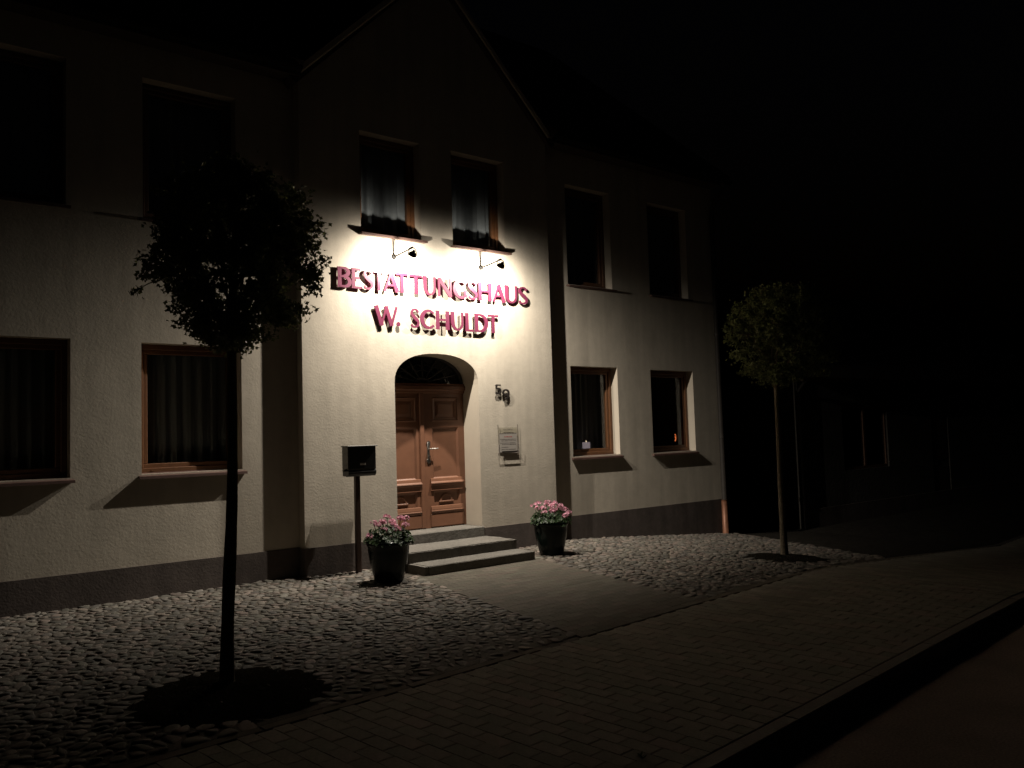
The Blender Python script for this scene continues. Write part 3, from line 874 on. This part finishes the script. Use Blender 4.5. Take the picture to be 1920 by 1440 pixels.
mb = MB()
for x in (PX0 - .004, PX1 + .004):
    mb.tube([(x, 9.005, PZ1 + .03), (x, 8.988, PZ1 + .035), (x, 8.988, PZ1 + .02), (x, 8.989, PZ0 - .02)], .003, 6)
    mb.tube([(x, 8.988, PZ0 + .10), (x, 8.972, PZ0 + .105), (x, 8.974, PZ0 - .012), (x, 9.005, PZ0 - .015)], .003, 6)
mb.tube([(PX0 - .004, 8.972, PZ0 - .012), (PX1 + .004, 8.972, PZ0 - .012)], .003, 6)
mb.build('bracket', DARKST, plq, True)
mb = MB(); mb.box(PX0 + .055, PX1 - .004, 8.980, 8.990, PZ0 + .003, PZ0 + .016); mb.build('ledge', DARKST, plq)

# ------------------------------------------------------------------ sign lamps
def sign_lamp(x, label):
    ly, lz = 8.565, 3.775
    t = empty('sign_lamp', (x, 9.0, 3.84), label, 'lamp', 'lamps over the lettering')
    mb = MB(); mb.lathe([(.0, .03), (.022, .03), (.034, .016), (.036, 0), (0, -.004)][::-1], 20, (x, YB + .001, 3.842), (0, -1, 0))
    mb.build('rosette', LAMPM, t, True, angle=50)
    mb = MB(); mb.tube([(x, 8.975, 3.842), (x, 8.85, 3.846), (x, 8.62, 3.864), (x, ly + .03, 3.872)], .0105, 8)
    mb.tube([(x, ly + .045, 3.871), (x, ly + .015, 3.872)], .010, 8)
    mb.build('arm', LAMPM, t, True, angle=50)
    # housing: a small cup aimed down at the wall
    ax_ = Vector((0, math.cos(math.radians(46)), -math.sin(math.radians(46))))
    o_ = Vector((x, ly, lz)) - ax_ * .012
    mb = MB()
    mb.lathe([(.0, -.062), (.016, -.062), (.020, -.05), (.022, -.036), (.040, -.026), (.052, -.004), (.055, .008), (.050, .008), (.046, -.004), (.034, -.020), (.0, -.028)], 24, o_, ax_)
    mb.build('housing', LAMPM, t, True, angle=40)
    mb = MB(); r_ = .058
    yk = [(x + r_, o_.y, o_.z - .01), (x + r_, o_.y, o_.z + .03), (x + r_ * .85, o_.y, o_.z + .07), (x + .02, o_.y + .01, 3.872), (x - .02, o_.y + .01, 3.872), (x - r_ * .85, o_.y, o_.z + .07), (x - r_, o_.y, o_.z + .03), (x - r_, o_.y, o_.z - .01)]
    mb.tube(yk, .006, 8); mb.tube([(x, ly + .02, 3.872), (x, ly - .02, 3.872)], .014, 10)
    mb.build('yoke', LAMPM, t, True, angle=50)
    mb = MB(); mb.lathe([(0, -.010), (.012, -.010), (.012, .004), (0, .006)], 12, o_ - ax_ * .008, ax_)
    mb.build('bulb', emit_mat('bulb_glow', (1, .85, .6), 30), t, True)
    lo = Vector((x, ly, lz)) + ax_ * .002
    for nm, pw, size, blend, dn, rad in (('lamp_spill', LAMP_SPILL, 178, .60, 24, .018), ('lamp_beam', LAMP_BEAM, 180, .86, 49, .014)):
        ld = bpy.data.lights.new(nm, 'SPOT'); ld.energy = pw; ld.color = LAMP_COL
        ld.spot_size = math.radians(size); ld.spot_blend = blend; ld.shadow_soft_size = rad
        ld.use_nodes = True                      # gentle falloff, standing in for the camera's compressed highlights
        em = ld.node_tree.nodes['Emission']; lf = ld.node_tree.nodes.new('ShaderNodeLightFalloff')
        lf.inputs['Strength'].default_value = 1.0
        ld.node_tree.links.new(lf.outputs['Linear' if nm == 'lamp_beam' else 'Quadratic'], em.inputs['Strength'])
        lob = bpy.data.objects.new(nm, ld); C.objects.link(lob)
        d = Vector((0, math.cos(math.radians(dn)), -math.sin(math.radians(dn))))
        lob.rotation_euler = d.to_track_quat('-Z', 'Y').to_euler()
        lob.parent = t; lob.location = lo - Vector(t.location)
    return t
sign_lamp(5.37, 'small steel arm lamp on the wall over the letters STATT')
sign_lamp(6.735, 'small steel arm lamp on the wall over the letters HAUS')

# ------------------------------------------------------------------ mailbox on its post
mail = empty('mailbox', (4.70, 8.86, 0), 'black and steel mailbox on a thin brown post beside the doorway', 'mailbox')
MX0, MX1, MY0, MY1, MZ0, MZ1 = 4.54, 4.905, 8.725, 8.875, 1.13, 1.485
mb = MB(); mb.box(MX0, MX1, MY0 + .004, MY1, MZ0 + .055, MZ1 - .012, ch=.004); body = mb.build('body', MAILS, mail)
mb = MB(); mb.box(MX0 + .008, MX1 - .004, MY0 - .004, MY0 + .004, MZ0 + .085, MZ1 - .02, ch=.002); mb.build('flap', MAILM, mail)
mb = MB(); mb.box(MX0 - .012, MX1 + .014, MY0 - .022, MY1 + .004, MZ1 - .014, MZ1, ch=.003); mb.build('lid', MAILS, mail)
mb = MB(); n = 12
prof = [(MY0 + .045 + .05 * math.cos(math.pi * (.5 + 1.15 * k / n)), MZ0 + .043 + .048 * math.sin(math.pi * (.5 + 1.15 * k / n))) for k in range(n + 1)]
prof = [(a, b) for a, b in prof] + [(MY1 - .01, MZ0 + .004), (MY1 - .01, MZ0 + .06)]
k_ = len(prof); vs = [(x, a, b) for x in (MX0, MX1) for a, b in prof]
mb.add(vs, [(i, i + 1, k_ + i + 1, k_ + i) for i in range(k_ - 1)] + [(0, k_, 2 * k_ - 1, k_ - 1), tuple(range(k_))[::-1], tuple(range(k_, 2 * k_))])
mb.build('newspaper_roll', MAILM, mail)
mb = MB(); mb.box(MX0 + .15, MX0 + .225, MY0 - .008, MY0 - .004, MZ0 + .125, MZ0 + .152, ch=.001); mb.build('name_plate', mat('plate', (.5, .48, .45), .5), mail)
mb = MB(); mb.box(4.682, 4.742, 8.815, 8.872, -.03, MZ0 + .08, ch=.006); mb.build('post', POSTM, mail)

# ------------------------------------------------------------------ potted geraniums
def pot(cx, cy, s, label):
    z = gz(cx) + .008
    prof = [(0, 0), (.150, 0), (.160, .012), (.188, .12), (.212, .24), (.224, .33), (.225, .375), (.236, .39), (.243, .405), (.243, .425), (.234, .437), (.218, .437), (.208, .42), (.205, .39)]
    mb = MB(); mb.lathe([(a * s, b * s) for a, b in prof], 40, (cx, cy, z))
    o = mb.build('flower_pot', POTM, None, True, (cx, cy, z), angle=60)
    tag(o, label, 'flower pot', 'glazed pots by the steps')
    mb = MB(); mb.lathe([(.207 * s, .395 * s), (.12 * s, .405 * s), (0, .41 * s)], 24, (cx, cy, z)); mb.build('soil', SOIL, o)
    return z + .41 * s
def geranium(cx, cy, zt, heads, label, rng):
    t = empty('geranium', (cx, cy, zt), label, 'plant', 'pink geraniums in the pots')
    lv = MB(); stm = MB()
    def leaf(p, nrm, r_, col):
        nrm = nrm.normalized(); a = nrm.cross(Vector((.3, .8, .2))).normalized(); b = nrm.cross(a)
        n = 10; vs = [p]
        for k in range(n):
            q = 2 * math.pi * k / n; rr = r_ * (1 + .16 * math.cos(5 * q)) * (.55 if k == 0 else 1)
            vs.append(p + a * rr * math.cos(q) + b * rr * math.sin(q) + nrm * r_ * .22 * (1 if k % 2 else .6))
        lv.add(vs, [(0, k + 1, (k + 1) % n + 1) for k in range(n)], col)
    for k in range(330):
        th = rng.uniform(0, 6.283); q = math.sqrt(rng.random()); rr = q * .265
        h = rng.uniform(-.01, .17) * (1 - .55 * q * q) - (.03 if q > .85 else 0)
        p = Vector((cx + rr * math.cos(th), cy + rr * math.sin(th), zt + .02 + h))
        g = rng.uniform(.55, 1.25)
        leaf(p, Vector((math.cos(th) * q, math.sin(th) * q, .8)) + Vector((rng.uniform(-.5, .5), rng.uniform(-.5, .5), 0)), rng.uniform(.016, .034), (.034 * g, .062 * g, .022 * g))
    for (dx, dy, h) in heads:
        p = Vector((cx + dx, cy + dy, zt + h))
        stm.tube([(cx + dx * .5, cy + dy * .5, zt - .01), (cx + dx * .8, cy + dy * .8, zt + h * .5), p], .004, 5)
        fm = MB()
        nfl = rng.randint(9, 14)
        for k in range(nfl):
            d = Vector((rng.gauss(0, 1), rng.gauss(0, 1), rng.uniform(-.25, 1.2))).normalized()
            c = p + Vector((d.x * .036, d.y * .036, d.z * .028)) * rng.uniform(.8, 1.15)
            a = d.cross(Vector((.2, .5, .84))).normalized(); b = d.cross(a)
            f0 = rng.uniform(.75, 1.15); ph = rng.uniform(0, 6)
            fm.tube([p - Vector((0, 0, .022)), c], .0016, 3, (.10, .12, .05))
            for m_ in range(5):
                q = ph + m_ * 1.2566; u_ = a * math.cos(q) + b * math.sin(q); w_ = -a * math.sin(q) + b * math.cos(q)
                L = .019 * rng.uniform(.85, 1.1)
                cc = (.80 * f0, .42 * f0, .52 * f0)
                fm.add([c - d * .003, c + u_ * L * .55 + w_ * L * .36 + d * .003, c + u_ * L + w_ * L * .2 + d * .005, c + u_ * L - w_ * L * .2 + d * .004, c + u_ * L * .55 - w_ * L * .36 + d * .002], [(0, 1, 2), (0, 2, 3), (0, 3, 4)], cc)
        fm.build('flower_head', PETAL, t, loc=p)
    lv.build('leaves', GERL, t); stm.build('stems', mat('stem', (.05, .08, .03), .7), t)
P1 = (4.665, 8.06); P2 = (7.14, 8.19)
z1 = pot(*P1, 1.0, 'black glazed flower pot on the cobbles beside the mailbox post')
z2 = pot(*P2, .955, 'black glazed flower pot on the cobbles by the right end of the lower step')
g1 = random.Random(3); g2 = random.Random(5)
def hd_view(cx, cy, lst):            # sideways offset, toward the street, height
    return [(a * .8 - b * .6 * 1.0, -a * .55 - b * .8, h) for a, b, h in lst]
geranium(*P1, z1, hd_view(0, 0, [(-.16, .02, .22), (-.07, -.05, .21), (-.01, .0, .28), (.07, .02, .20), (.14, -.02, .255), (.20, .0, .25), (.20, .06, .19), (-.20, .1, .09), (.12, .1, .15), (-.03, .12, .15), (-.12, -.04, .19), (.04, -.06, .22), (-.05, .05, .23), (.09, .06, .17)]),
         'pink geranium with sparse flower heads in the pot beside the mailbox post', g1)
geranium(*P2, z2, hd_view(0, 0, [(-.22, .02, .235), (-.15, -.02, .26), (-.10, .08, .20), (-.17, .1, .20), (-.05, .0, .245), (.02, .04, .22), (.07, -.04, .25), (.05, .12, .18), (.13, .05, .20), (.20, .03, .17), (.24, .08, .13), (-.02, -.1, .26), (.15, -.08, .21), (-.08, .14, .15), (.19, .13, .1), (.01, .14, .165)]),
         'pink geranium full of flower heads in the pot away from the mailbox', g2)

# ------------------------------------------------------------------ trees
def tree(base, top_xy, z0, z1, rad, cen, rxy, rz, nleaf, label, seed, lean=0, lsize=.0165):
    rng = random.Random(seed)
    bx, by = base; g = gz(bx)
    t = empty('globe_tree', (bx, by, g), label, 'tree', 'globe trees in front of the house')
    mb = MB(); pts_ = []; rs = []
    nseg = 26; zt = cen[2] + rz * .35
    for k in range(nseg + 1):
        q = k / nseg; z = g - .05 + (zt - g + .05) * q
        pts_.append((bx + (top_xy[0] - bx) * q + .012 * math.sin(q * 9 + seed) , by + (top_xy[1] - by) * q + .010 * math.sin(q * 7 + 1 + seed), z))
        rs.append(rad * (1.0 - .45 * q) * (1 + .35 * math.exp(-q * 22)) * (1 + rng.uniform(-.06, .06)))
    mb.tube(pts_, rs, 12); mb.build('trunk', BARK, t, True)
    br = MB(); tips = []
    for k in range(34):
        q0 = rng.uniform(.72, 1.0); i0 = int(q0 * nseg)
        st = Vector(pts_[min(i0, nseg)])
        th = k * 2.4 + rng.uniform(-.3, .3); ph = rng.uniform(-.35, 1.1)
        d = Vector((math.cos(th) * math.cos(ph), math.sin(th) * math.cos(ph), math.sin(ph)))
        end = Vector(cen) + Vector((d.x * rxy, d.y * rxy, d.z * rz)) * rng.uniform(.72, .98)
        mid = st.lerp(end, .5) + Vector((rng.uniform(-.05, .05), rng.uniform(-.05, .05), rng.uniform(-.02, .07)))
        if end.z < st.z - .05: mid.z += .03
        br.tube([st, mid, end], [.013, .008, .003], 6); tips.append((st, mid, end))
        for _ in range(4):
            a = mid.lerp(end, rng.uniform(0, .9)); e2 = a + Vector((rng.gauss(0, 1), rng.gauss(0, 1), rng.gauss(0, .8))).normalized() * rng.uniform(.1, .24)
            br.tube([a, a.lerp(e2, .5) + Vector((0, 0, .012)), e2], [.005, .004, .002], 4); tips.append((a, a.lerp(e2, .5), e2))
    br.build('branches', BARK, t, True)
    lv = MB()
    C0 = Vector(cen)
    def put(p, big=1.0):
        s_ = lsize * rng.uniform(.7, 1.3) * big
        n = Vector((rng.gauss(0, 1), rng.gauss(0, 1), rng.gauss(.7, 1))).normalized()
        a = n.cross(Vector((rng.gauss(0, 1), rng.gauss(0, 1), rng.gauss(0, 1)))).normalized(); b = n.cross(a)
        g_ = rng.uniform(.55, 1.35); col = (.155 * g_, .18 * g_, .07 * g_)
        # three-lobed leaf, folded along its midrib
        o2 = [(-1.0, 0, 0), (-.25, .55, .12), (.15, 1.0, .10), (.35, .42, .1), (1.15, 0, -.12), (.35, -.42, .1), (.15, -1.0, .10), (-.25, -.55, .12)]
        vs = [p + a * (x * s_) + b * (y * s_) + n * (z * s_) for x, y, z in o2]
        lv.add(vs, [(0, 4, 3, 1), (0, 7, 5, 4), (1, 3, 2), (7, 6, 5)], col)
    # clumps: leaves gather round spots on an uneven shell and fill the inside, thinner at the bottom
    clumps = []
    while len(clumps) < 300:
        tz = rng.uniform(-1, 1); th = rng.uniform(0, 6.283)
        lump = 1 + .06 * math.sin(3 * th + seed) + .05 * math.sin(6 * tz + 2 * th + seed)
        rr = rxy * (1 - abs(tz) ** 3.0) ** .5 * (1 + .07 * tz) * lump * rng.uniform(.12, 1.0) ** .5 * .95
        if tz < .1 and rng.random() < .22 - .1 * tz: continue
        clumps.append((C0 + Vector((rr * math.cos(th), rr * math.sin(th), tz * rz * .95)), rng.uniform(.045, .095)))
    for _, m2, e in tips: clumps.append((e, .045))
    tot = sum(r_ ** 1.6 for _, r_ in clumps)
    for p, r_ in clumps:
        for _ in range(max(3, int(nleaf * r_ ** 1.6 / tot))):
            put(p + Vector((rng.gauss(0, 1), rng.gauss(0, 1), rng.gauss(0, .8))) * r_ * .52)
    # a few sprigs that stick out of the outline
    for k in range(8):
        th = rng.uniform(0, 6.283); ph = rng.uniform(-.8, .2)
        d = Vector((math.cos(th) * math.cos(ph), math.sin(th) * math.cos(ph), math.sin(ph)))
        s0 = C0 + Vector((d.x * rxy, d.y * rxy, d.z * rz)) * .85
        for q in range(14): put(s0 + d * rng.uniform(0, .14) + Vector((rng.gauss(0, .018), rng.gauss(0, .018), rng.gauss(0, .018))))
    lv.build('crown', LEAF, t)
    return t
tree((1.952, 5.456), (2.03, 5.46), 0, 2.2, .045, (2.03, 5.46, 2.80), .565, .63, 23000, 'dark dense globe tree on a thin straight trunk before the brown-framed window', 4)
tree((9.05, 6.03), (9.06, 6.02), 0, 2.1, .043, (9.16, 5.95, 2.70), .72, .63, 25000, 'slender globe tree faintly lit on one side, past the house corner with the downpipe', 9, lsize=.018)

def bed(c, label):
    cx, cy, r_ = c; mb = MB(); n = 40; rings = 7
    vs = [(cx, cy, gz(cx) + .035)]; rng = random.Random(int(cx * 10))
    for j in range(1, rings + 1):
        for k in range(n):
            q = 2 * math.pi * k / n; rr = r_ * 1.04 * j / rings
            x, y = cx + rr * math.cos(q), cy + rr * math.sin(q)
            vs.append((x, y, gz(x) + .035 * (1 - (j / rings) ** 2) - .004 + rng.uniform(-.010, .012)))
    fs = [(0, 1 + k, 1 + (k + 1) % n) for k in range(n)]
    for j in range(rings - 1):
        for k in range(n):
            k2 = (k + 1) % n; fs.append((1 + j * n + k, 1 + (j + 1) * n + k, 1 + (j + 1) * n + k2, 1 + j * n + k2))
    mb.add(vs, fs); o = mb.build('tree_bed', SOIL, None, True, (cx, cy, gz(cx))); tag(o, kind='structure')
    gm_ = MB()
    for k in range(420):
        q = rng.uniform(0, 6.283); rr = r_ * math.sqrt(rng.random()) * 1.02
        x, y = cx + rr * math.cos(q), cy + rr * math.sin(q); z = gz(x) + .035 * (1 - (rr / r_) ** 2) - .01
        h = rng.uniform(.006, .022); a = rng.uniform(0, 6.283); w = rng.uniform(.003, .008); l_ = rng.uniform(-.03, .03); l2 = rng.uniform(-.03, .03)
        g_ = rng.uniform(.4, 1.2)
        gm_.add([(x - w * math.cos(a), y - w * math.sin(a), z), (x + w * math.cos(a), y + w * math.sin(a), z), (x + l_, y + l2, z + h)], [(0, 1, 2)], (.018 * g_, .026 * g_, .010 * g_))
    gr = gm_.build('ground_cover', GERL); tag(gr, label, 'ground cover', kind='stuff')
bed(BED1, 'low dark ground cover round the trunk of the tree before the wide window')
bed(BED2, 'low dark ground cover round the trunk of the slender tree past the house corner')

# ------------------------------------------------------------------ small lights standing inside the ground-floor windows
def window_lamp(name, x, y, z, col, strength, h, r_, label, cat):
    t = empty(name, (x, y, z), label, cat)
    mb = MB(); mb.lathe([(r_ * .9, 0), (r_, .01), (r_, h), (r_ * .96, h), (r_ * .93, .012), (0, .012)], 20, (x, y, z)); mb.build('glass', GLASS, t, True)
    mb = MB(); mb.lathe([(0, .012), (r_ * .8, .014), (r_ * .8, h * .78), (0, h * .8)], 16, (x, y, z)); mb.build('candle', emit_mat(name + '_wax', col, strength), t, True)
    mb = MB(); mb.lathe([(0, 0), (.005, .006), (.004, .016), (0, .028)], 8, (x, y, z + h * .8)); mb.build('flame', emit_mat(name + '_flame', (1, .75, .45), strength * 8), t)
mb = MB(); mb.box(8.48, 9.46, YW + RD + .09, YW + RD + .34, 1.265, 1.295, ch=.004); mb.build('inner_sill', mat('inner_sill', (.2, .19, .18), .5), house)
mb = MB(); mb.box(10.25, 11.30, YW + RD + .09, YW + RD + .34, 1.255, 1.285, ch=.004); mb.build('inner_sill', MATS['inner_sill'], house)
pz = on_y(1100, 832, 9.41)
window_lamp('tealight', pz.x, 9.42, 1.295, (.80, .62, .66), .38, .14, .075, 'glowing pale violet tealight glass inside the window with curtains next to the bay', 'candle')
pz = on_y(1268, 823, 9.41)
# orange lamp: a small carved stack that glows through its openings
t = empty('salt_lamp', (pz.x, 9.43, 1.285), 'small glowing orange ornament inside the window next to the downpipe', 'lamp')
rng = random.Random(2)
mb = MB(); mb.lathe([(0, 0), (.04, 0), (.045, .02), (.03, .07), (0, .075)], 14, (pz.x, 9.43, 1.285)); mb.build('foot', DARKST, t, True)
glow = emit_mat('amber_glow', (1, .24, .07), 1.1)
for k in range(7):
    mb = MB(); c_ = (pz.x + rng.uniform(-.025, .025), 9.43 + rng.uniform(-.02, .02), 1.35 + .02 * k)
    mb.lathe([(0, -.011), (.010, -.005), (.011, .003), (0, .011)], 7, c_); mb.build('glowing_bead', glow, t)
mb = MB()
for k in range(5):
    q = k * 1.2566; mb.tube([(pz.x + .04 * math.cos(q), 9.43 + .04 * math.sin(q), 1.29), (pz.x + .045 * math.cos(q + .6), 9.43 + .045 * math.sin(q + .6), 1.42), (pz.x, 9.43, 1.52)], .005, 5)
mb.build('cage', DARKST, t, True)

# ------------------------------------------------------------------ low neighbouring building past the drive
NY = 9.37; NX0, NX1, NE = 14.78, 28.5, 2.47
nb = empty('outbuilding', (20, NY, gz(16)), 'low dim outbuilding with a dark window and door past the drive', 'building')
ng = gz(16)
nw = [(16.4, 18.3, .59, 1.96)]; nd = (20.4, 21.3, ng + .05, 1.98)
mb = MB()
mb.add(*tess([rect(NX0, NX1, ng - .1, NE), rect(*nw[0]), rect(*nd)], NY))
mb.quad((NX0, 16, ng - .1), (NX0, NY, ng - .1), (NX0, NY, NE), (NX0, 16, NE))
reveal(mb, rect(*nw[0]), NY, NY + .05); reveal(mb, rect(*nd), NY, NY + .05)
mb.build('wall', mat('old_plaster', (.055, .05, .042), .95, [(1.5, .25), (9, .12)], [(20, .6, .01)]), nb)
mb = MB(); x0, x1, z0, z1 = nw[0]
for (a, b, c, d) in ((x0, x1, z1 - .06, z1), (x0, x1, z0, z0 + .06), (x0, x0 + .06, z0 + .06, z1 - .06), (x1 - .06, x1, z0 + .06, z1 - .06), ((x0 + x1) / 2 - .04, (x0 + x1) / 2 + .04, z0 + .06, z1 - .06)):
    mb.box(a, b, NY + .035, NY + .10, c, d)
wo = mb.build('window', WOODSHADE, nb)
mb = MB(); mb.box(x0 + .05, x1 - .05, NY + .06, NY + .066, z0 + .05, z1 - .05); mb.build('pane', GLASS, wo)
mb = MB(); mb.quad((NX0 + .05, NY + 1.2, ng), (NX1, NY + 1.2, ng), (NX1, NY + 1.2, NE), (NX0 + .05, NY + 1.2, NE)); mb.build('inner_wall', ROOMM, nb)
mb = MB(); mb.box(nd[0], nd[1], NY + .03, NY + .08, nd[2], nd[3], ch=.01); mb.box(nd[0] + .1, nd[1] - .1, NY + .018, NY + .03, nd[2] + .15, nd[2] + .9, ch=.006); mb.box(nd[0] + .1, nd[1] - .1, NY + .018, NY + .03, nd[2] + 1.05, nd[3] - .12, ch=.006)
mb.build('door', mat('old_door', (.06, .04, .03), .7, [(12, .3)]), nb)
mb = MB(); slab((NX0 - .2, NY - .25, NE - .05), (NX1, NY - .25, NE - .05), (NX1, 12.5, NE + 2.6), (NX0 - .2, 12.5, NE + 2.6), .12, mb); mb.build('roof', ROOF, nb)
mb = MB(); mb.box(NX0 - .01, NX1, NY - .03, NY + .02, ng - .1, ng + .35); mb.build('plinth', PLINTH, nb)
mb = MB(); mb.tube([(14.70, NY - .25, NE - .03), (14.70, NY - .05, NE - .25), (14.70, NY - .05, ng + .0)], .035, 12); mb.build('downpipe', ZINC, nb, True)

# ------------------------------------------------------------------ small things on the ground
mb = MB(); rng = random.Random(8); wx, wy = 3.0, 2.83
for k in range(26):
    q = rng.uniform(0, 6.283); l_ = rng.uniform(.015, .045); w = .006
    d = Vector((math.cos(q), math.sin(q), rng.uniform(.15, 1))).normalized(); sd = Vector((-math.sin(q), math.cos(q), 0))
    b0 = Vector((wx, wy, -.004)) + Vector((rng.uniform(-.01, .01), rng.uniform(-.01, .01), 0))
    mb.add([b0, b0 + d * l_ * .6 + sd * w, b0 + d * l_, b0 + d * l_ * .6 - sd * w], [(0, 1, 2, 3)], (.04, .06, .02))
tag(mb.build('weed', GERL, None, False, (wx, wy, 0)), 'small dark weed growing from a joint of the sidewalk pavers near the kerb', 'weed')
